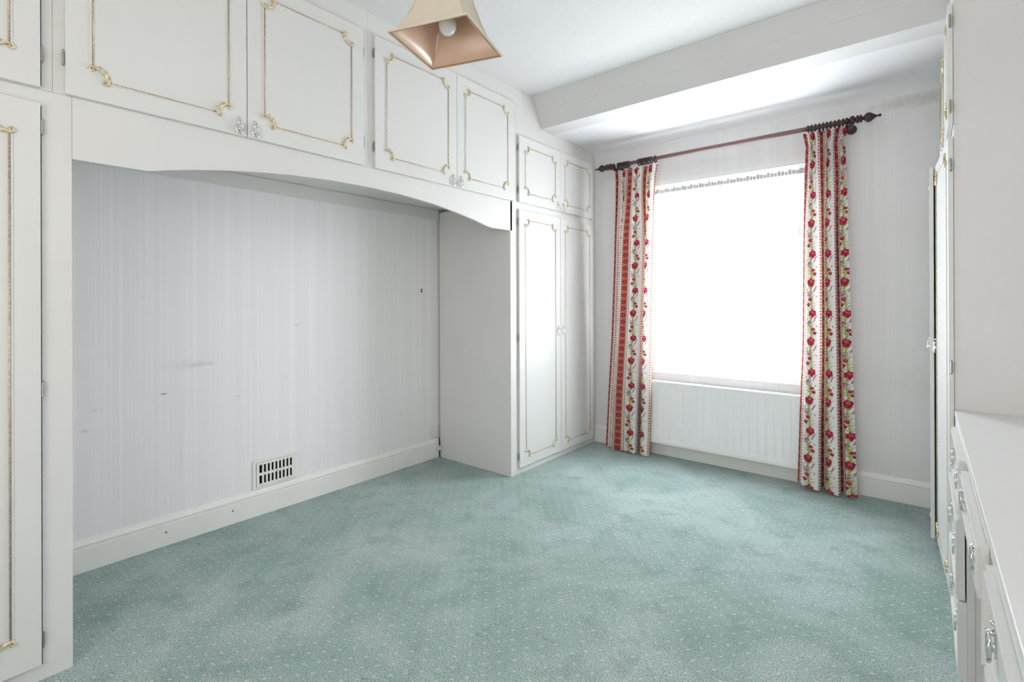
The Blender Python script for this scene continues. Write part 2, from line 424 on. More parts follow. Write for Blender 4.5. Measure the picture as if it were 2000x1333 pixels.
def hinge_mesh():
    bm = bmesh.new()
    tube(bm, [(.010, 0, -.024), (.010, 0, .024)], .0035, 8)
    ellipsoid(bm, (.010, 0, .026), (.003, .003, .003), 6); ellipsoid(bm, (.010, 0, -.026), (.003, .003, .003), 6)
    box(bm, -.001, .001, -.0005, .0095, -.020, .020)
    for z in (-.008, .008): box(bm, .0062, .0138, -.0036, .0036, z - .0006, z + .0006)
    bmesh.ops.recalc_face_normals(bm, faces=bm.faces)
    me = bpy.data.meshes.new('hinge'); bm.to_mesh(me); bm.free(); me.materials.append(HINGE)
    return me
HINGE_ME = hinge_mesh()
TH = .018
def cup_door(root, hinge, w, z0, z1, side, handle_z=None, mould=True, ins=.0745, hinges=None, ajar=0.0, orn=1.0, label=None, facing=1, handle_in=.032):
    """A door as a child of root. hinge: world (x, y) of the hinge edge on the frame plane. side=+1: the leaf runs from the hinge
    toward +y, -1: toward -y. facing=+1: front looks +x, -1: looks -x. ajar: opening angle in radians."""
    rx, ry, rz = root.location
    h = z1 - z0
    ly0, ly1 = (0, w) if side > 0 else (-w, 0)
    fx = facing
    def slab(bm):
        box(bm, min(.0015 * fx, TH * fx), max(.0015 * fx, TH * fx), ly0, ly1, 0, h)
    d = build('door', slab, DOOR, root, (hinge[0] - rx, hinge[1] - ry, z0 - rz), bevel=.0018)
    d.rotation_euler[2] = -ajar * side * fx if ajar else 0
    if label: d['label'] = label
    def child(name, me, y, z, extra=0):
        o = link(name, me, d, (TH * fx + extra * fx, y, z))
        if fx < 0: o.rotation_euler[2] = pi
        return o
    if mould:
        y0, y1, b0, b1 = ly0 + ins, ly1 - ins, ins, h - ins
        g = .040 * orn
        def strip(bm, p, q):
            tube(bm, [p, q], .0027, 6, flat=.9)
        def mk(p, q): return lambda bm: strip(bm, p, q)
        X = 0.0
        for p, q in (((X, y0, b0 + g), (X, y0, b1 - g)), ((X, y1, b0 + g), (X, y1, b1 - g)), ((X, y0 + g, b0), (X, y1 - g, b0)), ((X, y0 + g, b1), (X, y1 - g, b1))):
            build('moulding', mk(p, q), GOLD, d, (TH * fx + .0008 * fx, 0, 0), smooth=True)
        # fine raised bead beside the gilt line
        def bead(bm):
            k = .006
            for (a0, a1, c0, c1) in ((y0 - k - .002, y0 - k + .002, b0 + g, b1 - g), (y1 + k - .002, y1 + k + .002, b0 + g, b1 - g), (y0 + g, y1 - g, b0 - k - .002, b0 - k + .002), (y0 + g, y1 - g, b1 + k - .002, b1 + k + .002)):
                x0, x1 = sorted((TH * fx, (TH + .0028) * fx)); box(bm, x0, x1, a0, a1, c0, c1)
        build('bead', bead, DOOR, d, kind='stuff')
        for (yy, sy) in ((y0, 1), (y1, -1)):
            for (zz, sz) in ((b0, 1), (b1, -1)):
                child('corner_ornament', orn_mesh(sy * (1 if fx > 0 else -1), sz, orn), yy, zz)
    if handle_z is not None:
        fy = (ly1 - handle_in) if side > 0 else (ly0 + handle_in)
        child('handle', HANDLE, fy, handle_z - z0)
    hs = hinges if hinges is not None else (.12, h - .12)
    for hz in hs:
        o = link('hinge', HINGE_ME, d, (.0 if fx > 0 else .0, -.0045 * side, hz))
        o.scale = (fx, side, 1)
    return d

def unit(name, label, cat, y0, y1, z0, z1, stiles, rails, group=None, depth=.750, extra=None, fx=1, plane=A, skip=(), cz0=None):
    """built-in cupboard: hollow carcass boards behind a face frame. stiles: (y0,y1); rails: (y0,y1,z0,z1)"""
    root = thing(name, label, cat, (plane, (y0 + y1) / 2, z0), group)
    off = root.location
    def X(a, b): return (plane - b, plane - a) if fx > 0 else (plane + a, plane + b)
    fr = [(*X(0, .018), s[0], s[1], s[2] if len(s) > 2 else z0, s[3] if len(s) > 3 else z1) for s in stiles]
    fr += [(*X(0, .018), *r) for r in rails]
    def ffn(bm):
        boxes(fr, off)(bm)
        if extra: extra(bm, off)
    build('face_frame', ffn, CAB, root)
    e = .0005; zt = min(z1, 2.59); c0 = z0 + e if cz0 is None else cz0; c1 = z0 + .02 if cz0 is None else cz0
    cs = [(*X(.0185, depth), y0 + e, y0 + .016, c0, zt), (*X(.0185, depth), y1 - .016, y1 - e, c0, zt),
          (*X(.0185, depth), y0 + .0165, y1 - .0165, c1, c1 + .016), (*X(.0185, depth), y0 + .0165, y1 - .0165, zt - .017, zt - e),
          (*X(depth - .008, depth), y0 + .0165, y1 - .0165, c1 + .0165, zt - .0175)]
    build('carcass', boxes([c for i, c in enumerate(cs) if i not in skip], off), SIDE, root)
    return root

LX = A
# near tall wardrobe, mostly outside the frame on the left
g_w = None
wa = unit('wardrobe', 'tall white fitted wardrobe left of the recess, cut by the left edge', 'wardrobe', -.27, .3655, 0, 1.9855,
          [(.2885, .3655), (-.27, -.205)], [(-.205, .2885, 0, .052), (-.205, .2885, 1.930, 1.9855), ], depth=.765)
cup_door(wa, (A, .284), .484, .058, 1.937, -1, 1.03, hinges=(.08, .92, 1.80), handle_in=.03)
ua = unit('top_cupboard', 'white top cupboard above the left-hand wardrobe at the picture corner', 'cupboard', -.27, .3155, 1.9865, 2.8175,
          [(.2885, .3155), (-.27, -.205)], [(-.205, .2885, 1.9865, 2.0), (-.205, .2885, 2.71, 2.8175)], depth=.765)
cup_door(ua, (A, .284), .484, 1.989, 2.705, -1, 2.03, hinges=(.115, .60))
ub = unit('overbed_cupboard', 'wide white two-door overhead cupboard left of the hanging lampshade', 'cupboard', .3165, 1.568, 1.9865, 2.8175,
          [(.3165, .352), (1.528, 1.568), (.930, .958, 2.0, 2.70)], [(.352, 1.528, 1.9865, 2.0), (.352, 1.528, 2.70, 2.8175)], depth=.765, cz0=2.0090)
cup_door(ub, (A, .347), .596, 1.988, 2.706, 1, 2.029, hinges=(.125, .60))
cup_door(ub, (A, 1.533), .587, 1.988, 2.706, -1, 2.029, hinges=(.125, .60))
uc = unit('overbed_cupboard', 'white two-door overhead cupboard directly behind the hanging lampshade', 'cupboard', 1.569, 2.8195, 1.9865, 2.8175,
          [(1.569, 1.612), (2.780, 2.8195, 1.9905, 2.8175), (2.20, 2.226, 2.0, 2.70)], [(1.612, 2.760, 1.9865, 2.0), (2.760, 2.780, 1.9905, 2.0), (1.612, 2.780, 2.70, 2.8175), (2.8195, 2.9035, 2.700, 2.8175)], depth=.765, cz0=2.0090)
cup_door(uc, (A, 1.604), .608, 1.988, 2.704, 1, 2.029, hinges=(.115, .62))
cup_door(uc, (A, 2.785), .570, 1.988, 2.704, -1, 2.029, hinges=(.115, .62))
def dfill(bm, off):
    prism(bm, [(y - off[1], z - off[2]) for y, z in ((2.9045, 2.70), (2.9045, 2.8175), (3.20, 2.8175), (3.20, 2.5985), (2.8205, 2.5985), (2.8205, 2.6995), (2.9045, 2.6995))], 'x', -.018, 0)
ud = unit('top_cupboard', 'small white two-door top cupboard beside the curtain pole, over the far wardrobe', 'cupboard', 2.8205, 3.9555, 1.9905, 2.5985,
          [(2.8205, 2.850), (3.890, 3.9555), (3.365, 3.39, 2.002, 2.47)], [(2.850, 3.890, 1.9905, 2.002), (2.850, 3.890, 2.47, 2.5985)], depth=.765, extra=dfill)
cup_door(ud, (A, 2.843), .534, 1.992, 2.480, 1, 2.029, hinges=(.09, .40), handle_in=.036)
cup_door(ud, (A, 3.897), .518, 1.992, 2.480, -1, 2.029, hinges=(.09, .40), handle_in=.036, ins=.066)
we = unit('wardrobe', 'tall white two-door fitted wardrobe in the far corner left of the window', 'wardrobe', 2.761, 3.9555, 0, 1.9895,
          [(2.779, 2.850), (3.890, 3.9555), (3.365, 3.39, .045, 1.930)], [(2.850, 3.890, 0, .045), (2.850, 3.890, 1.930, 1.9895)], depth=.765, skip=(0,))
build('side_panel', boxes([(B + .0215, A, 2.760, 2.778, 0, 1.9850)], we.location), SIDE, we)
cup_door(we, (A, 2.841), .534, .047, 1.938, 1, 1.032, hinges=(.08, .95, 1.80), handle_in=.036)
cup_door(we, (A, 3.895), .516, .047, 1.938, -1, 1.032, hinges=(.08, .95, 1.80), handle_in=.036, ins=.066)

# arched valance and soffit over the recess
val = thing('arched_valance', 'white arched valance board spanning the top of the recess', 'valance', (A, 1.58, 1.77))
arch = [(.586, 1.771), (.66, 1.790), (.759, 1.811), (.862, 1.829), (.98, 1.846), (1.14, 1.864), (1.352, 1.877), (1.58, 1.881), (1.80, 1.876), (2.02, 1.860), (2.22, 1.833), (2.40, 1.802), (2.52, 1.777), (2.563, 1.772)]
def valfn(bm):
    top = 1.9858; pts = [(.3665, 1.770)] + arch + [(2.778, 1.775)]
    vs0 = []; vs1 = []
    for (y, z) in pts:
        vs0.append((bm.verts.new((0, y - 1.58, z - 1.77)), bm.verts.new((0, y - 1.58, top - 1.77))))
        vs1.append((bm.verts.new((-.018, y - 1.58, z - 1.77)), bm.verts.new((-.018, y - 1.58, top - 1.77))))
    for i in range(len(pts) - 1):
        for q in (vs0, vs1): bm.faces.new((q[i][0], q[i + 1][0], q[i + 1][1], q[i][1]))
        bm.faces.new((vs0[i][0], vs0[i + 1][0], vs1[i + 1][0], vs1[i][0])); bm.faces.new((vs0[i][1], vs0[i + 1][1], vs1[i + 1][1], vs1[i][1]))
    for q in (0, -1): bm.faces.new((vs0[q][0], vs0[q][1], vs1[q][1], vs1[q][0]))
build('valance_board', valfn, CAB, val)

# ------------------------------------------------------------------ air vent in the recess
vent = thing('air_vent', 'white rectangular wall air vent with dark slots just above the skirting', 'air vent', (B, 1.434, .156))
VY0, VY1, VZ0, VZ1 = 1.297, 1.570, .155, .322
o = vent.location
build('surround', boxes([(B, B + .008, VY0, VY1, VZ1 - .013, VZ1), (B, B + .008, VY0, VY0 + .017, VZ0, VZ1 - .013), (B, B + .008, VY1 - .017, VY1, VZ0, VZ1 - .013), (B, B + .008, VY0 + .017, VY1 - .017, VZ0, VZ0 + .010)], o), SKIRT, vent, bevel=.0015)
build('duct_shade', boxes([(B + .0003, B + .0012, VY0 + .018, VY1 - .018, VZ0 + .011, VZ1 - .014)], o), DARK, vent)  # thin black sheet behind the slots, shade of the hollow put into its colour
GY0, GY1, GZ0, GZ1 = 1.316, 1.551, .168, .308
gb = [(B + .0035, B + .0105, GY0, GY1, GZ0, GZ0 + .014), (B + .0035, B + .0105, GY0, GY1, GZ1 - .014, GZ1), (B + .0035, B + .0105, GY0, GY1, .2305, .2455)]
ns = 9; sw = .0130; pitch_ = (GY1 - GY0 - .030 + (.0)) / ns
for k in range(ns + 1):
    c = GY0 + .015 + k * pitch_
    a0, a1 = (GY0, c + (pitch_ - sw) / 2 - .004) if k == 0 else ((c - (pitch_ - sw) / 2 + .0, GY1) if k == ns else (c - (pitch_ - sw) / 2, c + (pitch_ - sw) / 2))
    gb.append((B + .0035, B + .0105, a0, a1, GZ0 + .014, .2305)); gb.append((B + .0035, B + .0105, a0, a1, .2455, GZ1 - .014))
build('grille', boxes(gb, o), SKIRT, vent)
for (yy, zz) in ((1.35, .174), (1.50, .174), (1.35, .302), (1.50, .302)):
    build('screw', lambda bm: lathe(bm, [(.0025, 0), (.0022, .001)], (0, 0, 0), 'x', 8), HINGE, vent, (.0106, yy - o[1], zz - o[2]))
build('knob', boxes([(B + .0106, B + .0140, 1.428, 1.440, .236, .239)], o), HINGE, vent)

# socket and cable clip in the recess corner
soc = thing('wall_socket', 'cream square electrical outlet plate above the skirting in the recess corner', 'socket', (B, 2.705, .165))
build('plate', lambda bm: box(bm, 0, .012, -.042, .042, 0, .084), PLASTIC, soc, bevel=.003)
build('outlet', lambda bm: lathe(bm, [(.016, .0122), (.016, .0140), (.010, .0150)], (0, -.008, .036), 'x', 14), PLASTIC, soc)
for yy in (-.033, .033): build('screw', lambda bm: lathe(bm, [(.0030, .0122), (.0028, .0130)], (0, yy, .042), 'x', 8), HINGE, soc)
jb = thing('cable_clip_box', 'small pale junction box under the outlet in the recess corner', 'junction box', (B + .021, 2.735, .060))
build('box_body', lambda bm: box(bm, 0, .024, -.022, .022, 0, .036), GREYPL, jb, bevel=.004)
build('cable', lambda bm: tube(bm, [(.006, .010, .0365), (.005, .012, .07), (-.004, .012, .102)], .0032, 6), DARK, jb)
build('cable', lambda bm: tube(bm, [(.006, .010, -.0003), (.006, .012, -.03), (.010, .010, -.0595)], .0032, 6), DARK, jb)

# wall plug holes
wh = build('wall_hook', lambda bm: [lathe(bm, [(.006, 0), (.006, .006), (.003, .010)], (0, 0, .008), 'x', 8), lathe(bm, [(.006, 0), (.006, .005), (.003, .008)], (0, .001, -.008), 'x', 8)], DARK, None, (B, 2.586, 1.351))
wh['label'] = 'tiny dark hook on the wallpaper high in the right of the recess'; wh['category'] = 'wall hook'

# ------------------------------------------------------------------ radiator
RX0, RX1, RZ0, RZ1 = -1.775, -.625, .120, .612
rad = thing('radiator', 'white ribbed panel radiator below the window', 'radiator', ((RX0 + RX1) / 2, D - .06, RZ0))
ro = rad.location
YF = D - .100
def radfn(bm):
    # pressed panel: flat lands with shallow vertical grooves between two plain rails
    z0, z1 = RZ0 + .045, RZ1 - .052
    P = .0545; pts = []
    x = RX0 + .035; pts.append((RX0 + .004, 0)); 
    while x + P < RX1 - .02:
        pts += [(x, 0), (x + .005, .0038), (x + .011, .0038), (x + .016, 0)]
        x += P
    pts.append((RX1 - .004, 0))
    cols = []
    zz = [(RZ0 + .004, 0), (z0 - .012, 0), (z0, 1), (z1, 1), (z1 + .012, 0), (RZ1 - .018, 0)]
    grid = [[bm.verts.new((px - ro[0], YF + dy * k - ro[1], z - ro[2])) for px, dy in pts] for z, k in zz]
    for j in range(len(grid) - 1):
        for i in range(len(pts) - 1): bm.faces.new((grid[j][i], grid[j][i + 1], grid[j + 1][i + 1], grid[j + 1][i]))
    # back sheet so the panel has thickness
    box(bm, RX0 + .004 - ro[0], RX1 - .004 - ro[0], YF + .012 - ro[1], YF + .022 - ro[1], RZ0 + .004 - ro[2], RZ1 - .018 - ro[2])
build('front_panel', radfn, RAD, rad)
build('top_grille', boxes([(RX0, RX1, YF - .003, YF + .006, RZ1 - .020, RZ1), (RX0, RX1, YF + .062, YF + .068, RZ1 - .020, RZ1)] + [(RX0 + .012 + i * .0165, RX0 + .0155 + i * .0165, YF + .006, YF + .062, RZ1 - .006, RZ1 - .002) for i in range(69)], ro), RAD, rad)
build('side_cap', boxes([(RX0 - .004, RX0 - .0005, YF - .003, YF + .068, RZ0 + .004, RZ1)], ro), RAD, rad)
build('side_cap', boxes([(RX1 + .0005, RX1 + .004, YF - .003, YF + .068, RZ0 + .004, RZ1)], ro), RAD, rad)
build('bottom_lip', boxes([(RX0, RX1, YF - .003, YF + .010, RZ0 - .006, RZ0 + .0035), (RX0 + .01, RX1 - .01, YF - .0035, YF - .0005, RZ0 + .010, RZ0 + .013)], ro), RAD, rad)
build('rear_panel', boxes([(RX0 + .01, RX1 - .01, YF + .050, YF + .060, RZ0 + .005, RZ1 - .022)], ro), RAD, rad)
for bx in (RX0 + .2, RX1 - .23): build('bracket', boxes([(bx, bx + .03, YF + .0605, D - .0005, .25, .50)], ro), RAD, rad)

# ------------------------------------------------------------------ curtain pole
YP = D - .12; ZP = 2.412
pole = thing('curtain_pole', 'long wooden curtain pole with dark turned finials over the window', 'curtain pole', (-1.2, YP, ZP))
build('pole', lambda bm: lathe(bm, [(.0152, -.80), (.0152, .83)], (0, 0, 0), 'x', 20), POLE, pole, smooth=True)
fin = [(.0135, 0), (.019, .003), (.021, .012), (.019, .021), (.0125, .025), (.0115, .030), (.020, .036), (.025, .048), (.0245, .060), (.019, .070), (.0125, .075), (.012, .079), (.021, .084), (.0235, .092), (.021, .100),
       (.0125, .104), (.021, .108), (.0230, .115), (.020, .122), (.010, .128), (.0095, .134), (.0165, .142), (.0255, .156), (.0275, .170), (.0245, .186), (.017, .202), (.0095, .218), (.0055, .230), (.0042, .238), (.0075, .244), (.0085, .251), (.0070, .258), (.0, .262)]
sc_ = .188 / .262
def finr(bm, s=1, sgn=1, x0=0): lathe(bm, [(max(r, .0002) * 1.12 * s, sgn * h * sc_) for r, h in fin], (x0, 0, 0), 'x', 20)
build('finial', lambda bm: finr(bm, 1, 1, .8155), WOOD, pole, smooth=True)
build('finial', lambda bm: finr(bm, 1, -1, -.8255), WOOD, pole, smooth=True)
def bracket(bm, x0):
    lathe(bm, [(.030, .119), (.030, .108), (.022, .102), (.013, .098), (.010, .06), (.010, .02), (.015, .008), (.017, -.004), (.015, -.016), (.006, -.020)], (x0, 0, -.028), 'y', 18)
build('bracket', lambda bm: bracket(bm, .838), WOOD, pole, smooth=True)
build('bracket', lambda bm: bracket(bm, -.822), WOOD, pole, smooth=True)

def ring_mesh():
    bm = bmesh.new()
    tube(bm, [(0, .0240 * math.cos(a), -.0060 + .0240 * math.sin(a)) for a in [2 * pi * i / 24 for i in range(24)]], .0056, 8, closed=True, nrm=Vector((1, 0, 0)))
    tube(bm, [(0, .0040 * math.cos(a), -.0385 + .0040 * math.sin(a)) for a in [2 * pi * i / 10 for i in range(10)]], .0010, 5, closed=True, nrm=Vector((1, 0, 0)))
    bmesh.ops.recalc_face_normals(bm, faces=bm.faces)
    me = bpy.data.meshes.new('curtain_ring'); bm.to_mesh(me); bm.free(); me.materials.append(WOOD)
    me.polygons.foreach_set('use_smooth', [True] * len(me.polygons)); return me
RING = ring_mesh()
ORD = ['first', 'second', 'third', 'fourth', 'fifth', 'sixth', 'seventh', 'eighth', 'ninth', 'tenth']
clusters = [([-1.990, -1.974, -1.953, -1.935, -1.917, -1.899], 'dark wooden curtain ring, %s from the left finial in the outer left cluster', 'outer left curtain rings'),
            ([-1.803, -1.783, -1.762, -1.741, -1.720, -1.696, -1.664], 'dark wooden curtain ring, %s from the left in the inner cluster over the left curtain', 'inner left curtain rings'),
            ([-.592 + i * .0215 for i in range(8)] + [-.418, -.396], 'dark wooden curtain ring, %s from the left of those bunched above the right-hand curtain', 'right curtain rings')]
for xs, lab, grp in clusters:
    for q, xx in enumerate(xs):
        o = link('curtain_ring', RING, None, (xx, YP, ZP)); o['label'] = lab % ORD[q]; o['category'] = 'curtain ring'; o['group'] = grp
        o.rotation_euler[2] = random.uniform(-.10, .10)

# ------------------------------------------------------------------ curtain print
TW, TH_ = 200, 390          # one cloth repeat: 0.21 m wide, 0.39 m tall
CREAM = (.86, .83, .81); RED = (.32, .018, .045); RED2 = (.50, .11, .15); DRED = (.22, .012, .03); GRN = (.33, .36, .07); DGR = (.12, .17, .06); PUR = (.36, .16, .30); ORG = (.40, .16, .085); OLV = (.42, .35, .12)
rs = np.random.RandomState(4)
tile = np.zeros((TH_, TW, 3)); tile[:] = CREAM
yy, xx = np.mgrid[0:TH_, 0:TW].astype(float)
def blob(cx, cy, rx, ry, ang, col, alpha=1.0):
    for oy in (-TH_, 0, TH_):
        for ox in (-TW, 0, TW):
            dx, dy = xx - cx - ox, yy - cy - oy
            a = dx * math.cos(ang) + dy * math.sin(ang); b = -dx * math.sin(ang) + dy * math.cos(ang)
            m = (a / rx) ** 2 + (b / ry) ** 2 < 1
            tile[m] = tile[m] * (1 - alpha) + np.array(col) * alpha
def stroke(x0, y0, x1, y1, bend, w, col):
    n = 16
    for i in range(n + 1):
        k = i / n
        px = x0 + (x1 - x0) * k + bend * math.sin(k * pi) * (y1 - y0) / (abs(y1 - y0) + abs(x1 - x0) + 1e-6)
        py = y0 + (y1 - y0) * k - bend * math.sin(k * pi) * (x1 - x0) / (abs(y1 - y0) + abs(x1 - x0) + 1e-6)
        ww = w * (1 - .75 * k)
        blob(px, py, ww, ww, 0, col)
# damask band u 0..0.28
b0, b1 = 0, int(.28 * TW)
tile[:, b0:b1] = ORG
for i in range(260):
    blob(rs.uniform(4, b1 - 4), rs.uniform(0, TH_), 1.6, 3.2, rs.uniform(0, 3), (.50, .27, .13) if i % 2 else (.34, .09, .06))
for k in range(7):
    cy = (k + .5) * TH_ / 7
    for q in range(9):
        a = q * 2 * pi / 9; blob(b1 / 2 + 12 * math.cos(a), cy + 12 * math.sin(a), 8, 8, 0, (.33, .03, .06))
    blob(b1 / 2, cy, 15, 15, 0, (.37, .03, .06)); blob(b1 / 2 + 2, cy, 4, 6, .5, (.46, .10, .12))
tile[:, 0:3] = OLV; tile[:, b1 - 3:b1] = OLV
# bead columns
for cu in (.345, .945):
    for k in range(19):
        cy = (k + .5) * TH_ / 19; blob(cu * TW, cy, 5.2, 7.0, 0, (.40, .04, .06)); blob(cu * TW + 1.5, cy - 1, 1.6, 2.4, 0, (.8, .5, .45))
    x = int(cu * TW) + 9; tile[:, x:x + 2] = (.55, .30, .22)
    x = int(cu * TW) - 10; tile[:, x:x + 2] = (.55, .30, .22)
# floral vine centred on u .62
vc = .62 * TW
for k in range(96):
    cy = k * TH_ / 96; sx = vc - 4 + 5 * math.sin(cy / TH_ * 4 * pi)
    stroke(sx, cy + 8, sx + rs.uniform(18, 46) * (1 if k % 3 else -1), cy - rs.uniform(6, 34), rs.uniform(4, 11), 2.5, (GRN, DGR, (.42, .42, .16), (.24, .28, .12))[k % 4])
for k in range(60):
    cy = k * TH_ / 60; blob(vc - 4 + 5 * math.sin(cy / TH_ * 4 * pi), cy, 4.5 + 2 * (k % 2), 6, 0, GRN if k % 3 else (.48, .46, .14))
def poppy(cx, cy, s):
    for q in range(6):
        a = q * pi / 3 + .4; blob(cx + (8 + rs.uniform(-2, 2)) * s * math.cos(a), cy + (7.5 + rs.uniform(-2.5, 2)) * s * math.sin(a), (8.5 + rs.uniform(-2, 1)) * s, (6.5 + rs.uniform(-1.5, 1)) * s, a, RED if q % 2 else (.44, .035, .07))
    blob(cx + 2 * s, cy - 3 * s, 6 * s, 4.5 * s, .3, RED2); blob(cx, cy + 2 * s, 3 * s, 2.4 * s, 0, DRED)
for (dy, s1) in ((0, 0), (195, 1)):
    sg = 1 if s1 else -1
    for q in range(10): blob(vc + 30 - q * 1.6, 112 + dy + q * 3.6 - 16, 6.2 - .25 * q, 2.8, .5, PUR if q % 2 else (.46, .28, .40))
    for q in range(14): blob(vc - 14 + rs.uniform(-13, 13), 142 + dy + rs.uniform(-15, 15), 6, 4.5, q, ((.40, .20, .34), (.52, .36, .46), (.30, .14, .26))[q % 3])
    blob(vc + 34, 160 + dy, 5, 5, 0, (.30, .16, .26)); blob(vc - 30, 112 + dy, 4.6, 4.6, 0, (.34, .18, .26)); blob(vc + 38, 92 + dy, 4, 4, 0, (.35, .2, .3))
    for k in range(16): stroke(vc + sg * 10, 96 + dy, vc + rs.uniform(-40, 44), 60 + dy - rs.uniform(-14, 40), rs.uniform(4, 9), 2.2, GRN if k % 2 else DGR)
    poppy(vc + 5 * sg, 66 + dy + 9 * s1, 1.75)
    poppy(vc + 22 * -sg, 10 + dy * 1.04, .90)
    poppy(vc + 10 * sg, 180 + dy, .95)

CURT = mat('printed_cotton', (.8, .8, .8), .85, 0, .2)
t = NT(CURT)
at_ = t.new('ShaderNodeAttribute', attribute_name='print'); 
t.l.new(at_.outputs['Color'], t.b.inputs['Base Color'])
tr = t.new('ShaderNodeBsdfTranslucent'); t.l.new(at_.outputs['Color'], tr.inputs[0])
mx = t.new('ShaderNodeMixShader'); mx.inputs[0].default_value = .16
outn = [n for n in t.n if n.type == 'OUTPUT_MATERIAL'][0]
t.l.new(t.b.outputs[0], mx.inputs[1]); t.l.new(tr.outputs[0], mx.inputs[2]); t.l.new(mx.outputs[0], outn.inputs[0])

def curtain(name, label, knots, top, bot, z1, yoff, vshift, nu=430, nv=820, hem=()):
    kn = np.array(knots, float)
    s = np.linspace(0, 1, nu)
    # arc parameter over knots
    seg = np.hypot(np.diff(kn[:, 1]) * .4, np.diff(kn[:, 2])) + np.diff(kn[:, 0]) * .05
    cum = np.concatenate([[0], np.cumsum(seg)]); cum /= cum[-1]
    def cat(vals, ss):
        i = np.clip(np.searchsorted(cum, ss, side='right') - 1, 0, len(cum) - 2)
        h = cum[i + 1] - cum[i]; k = (ss - cum[i]) / h
        m = np.gradient(vals, cum)
        # limit tangents to avoid overshoot
        d = np.diff(vals) / np.diff(cum)
        lim = np.zeros(len(vals)); 
        for j in range(1, len(vals) - 1):
            lim[j] = 0 if d[j - 1] * d[j] <= 0 else 2 * d[j - 1] * d[j] / (d[j - 1] + d[j])
        lim[0] = d[0]; lim[-1] = d[-1]; m = lim
        return ((2 * k ** 3 - 3 * k ** 2 + 1) * vals[i] + (k ** 3 - 2 * k ** 2 + k) * h * m[i] + (-2 * k ** 3 + 3 * k ** 2) * vals[i + 1] + (k ** 3 - k ** 2) * h * m[i + 1])
    u = np.interp(s, cum, kn[:, 0]); fr = cat(kn[:, 1], s); dp = cat(kn[:, 2], s)
    ue = (u - u[0]) / (u[-1] - u[0])
    zt, zb = z1, .012
    v = np.linspace(0, 1, nv)
    Z = zt + (zb - zt) * v
    def smooth(a, b, q): k = np.clip((q - a) / (b - a), 0, 1); return k * k * (3 - 2 * k)
    k1 = smooth(.03, .30, v)[:, None]
    head = np.exp(-((v - .035) / .018) ** 2)[:, None]      # pinch of the heading tape
    frT = .75 * ue + .25 * fr
    F = frT[None, :] * (1 - k1) + fr[None, :] * k1
    pleat = .010 * np.sin(ue * 2 * pi * 11) + .006 * np.sin(ue * 2 * pi * 23 + 1)
    pleatT = np.clip(dp, -.02, .05) * .45 + pleat
    DPT = pleatT[None, :] * (1 - head * .25)
    DP = DPT * (1 - k1) + dp[None, :] * k1 * (.72 + .28 * v[:, None])
    DP = DP + .006 * np.sin(v[:, None] * 7 + ue[None, :] * 5) * k1
    # edges
    vv = np.array([0, .035, .12, .30, .60, .80, 1.0])
    XL = np.interp(v, vv, top[0]); XR = np.interp(v, vv, bot[0])
    X = XL[:, None] + F * (XR - XL)[:, None]
    Y = YP + yoff - DP
    hz = np.interp(ue, np.linspace(0, 1, len(hem)), hem) if len(hem) else np.zeros(nu)
    Zg = np.repeat(Z[:, None], nu, 1) + hz[None, :] * (v[:, None] ** 6)
    Zg += (.006 * np.abs(np.sin(ue * 2 * pi * 5.5)))[None, :] * (1 - smooth(0, .03, v))[:, None]
    co = np.stack([np.broadcast_to(X, Zg.shape), Y, Zg], -1).reshape(-1, 3)
    idx = np.arange(nu * nv).reshape(nv, nu)
    fc = np.stack([idx[:-1, :-1], idx[1:, :-1], idx[1:, 1:], idx[:-1, 1:]], -1).reshape(-1, 4)
    me = bpy.data.meshes.new(name); nf = len(fc)
    me.vertices.add(len(co)); me.vertices.foreach_set('co', co.ravel().astype(np.float32))
    me.loops.add(nf * 4); me.loops.foreach_set('vertex_index', fc.ravel().astype(np.int32))
    me.polygons.add(nf); me.polygons.foreach_set('loop_start', np.arange(0, nf * 4, 4, dtype=np.int32))
    me.update(calc_edges=True); me.polygons.foreach_set('use_smooth', np.ones(nf, bool))
    U = np.mod(u, 1.0) * TW; V = np.mod((zt - Z) / .39 + vshift, 1.0) * TH_
    ui = np.clip(U.astype(int), 0, TW - 1); vi = np.clip(V.astype(int), 0, TH_ - 1)
    colr = tile[vi[:, None], ui[None, :]]
    rgba = np.ones((nv * nu, 4), np.float32); rgba[:, :3] = colr.reshape(-1, 3)
    ca = me.color_attributes.new('print', 'FLOAT_COLOR', 'POINT'); ca.data.foreach_set('color', rgba.ravel())
    me.materials.append(CURT); me.validate()
    o = bpy.data.objects.new(name, me); COL.objects.link(o)
    o['label'] = label; o['category'] = 'curtain'
    return o

kl = [(-.05, 0, .0), (.06, .015, .012), (.26, .075, .030), (.30, .088, .024), (.40, .155, .026), (.52, .170, -.02), (.80, .160, -.02), (.88, .178, .020), (.945, .205, .034), (1.0, .24, .044), (1.14, .33, .052), (1.28, .41, .046), (1.345, .432, .026),
      (1.42, .46, .036), (1.62, .60, .058), (1.84, .705, .058), (1.90, .722, .02), (2.02, .715, -.045), (2.34, .765, -.050), (2.48, .785, .0), (2.54, .80, .034), (2.70, .87, .052), (2.86, .94, .050), (2.95, .985, .036), (3.02, 1.0, .010)]
curtain('curtain', 'floral striped curtain left of the window, next to the far white wardrobe', kl,
        ([-2.022, -2.018, -2.018, -2.030, -2.065, -2.095, -2.117],), ([-1.637, -1.655, -1.668, -1.672, -1.690, -1.700, -1.716],), 2.360, .0, .10, hem=(.012, .010, .0, .004, .0, .0, -.004))
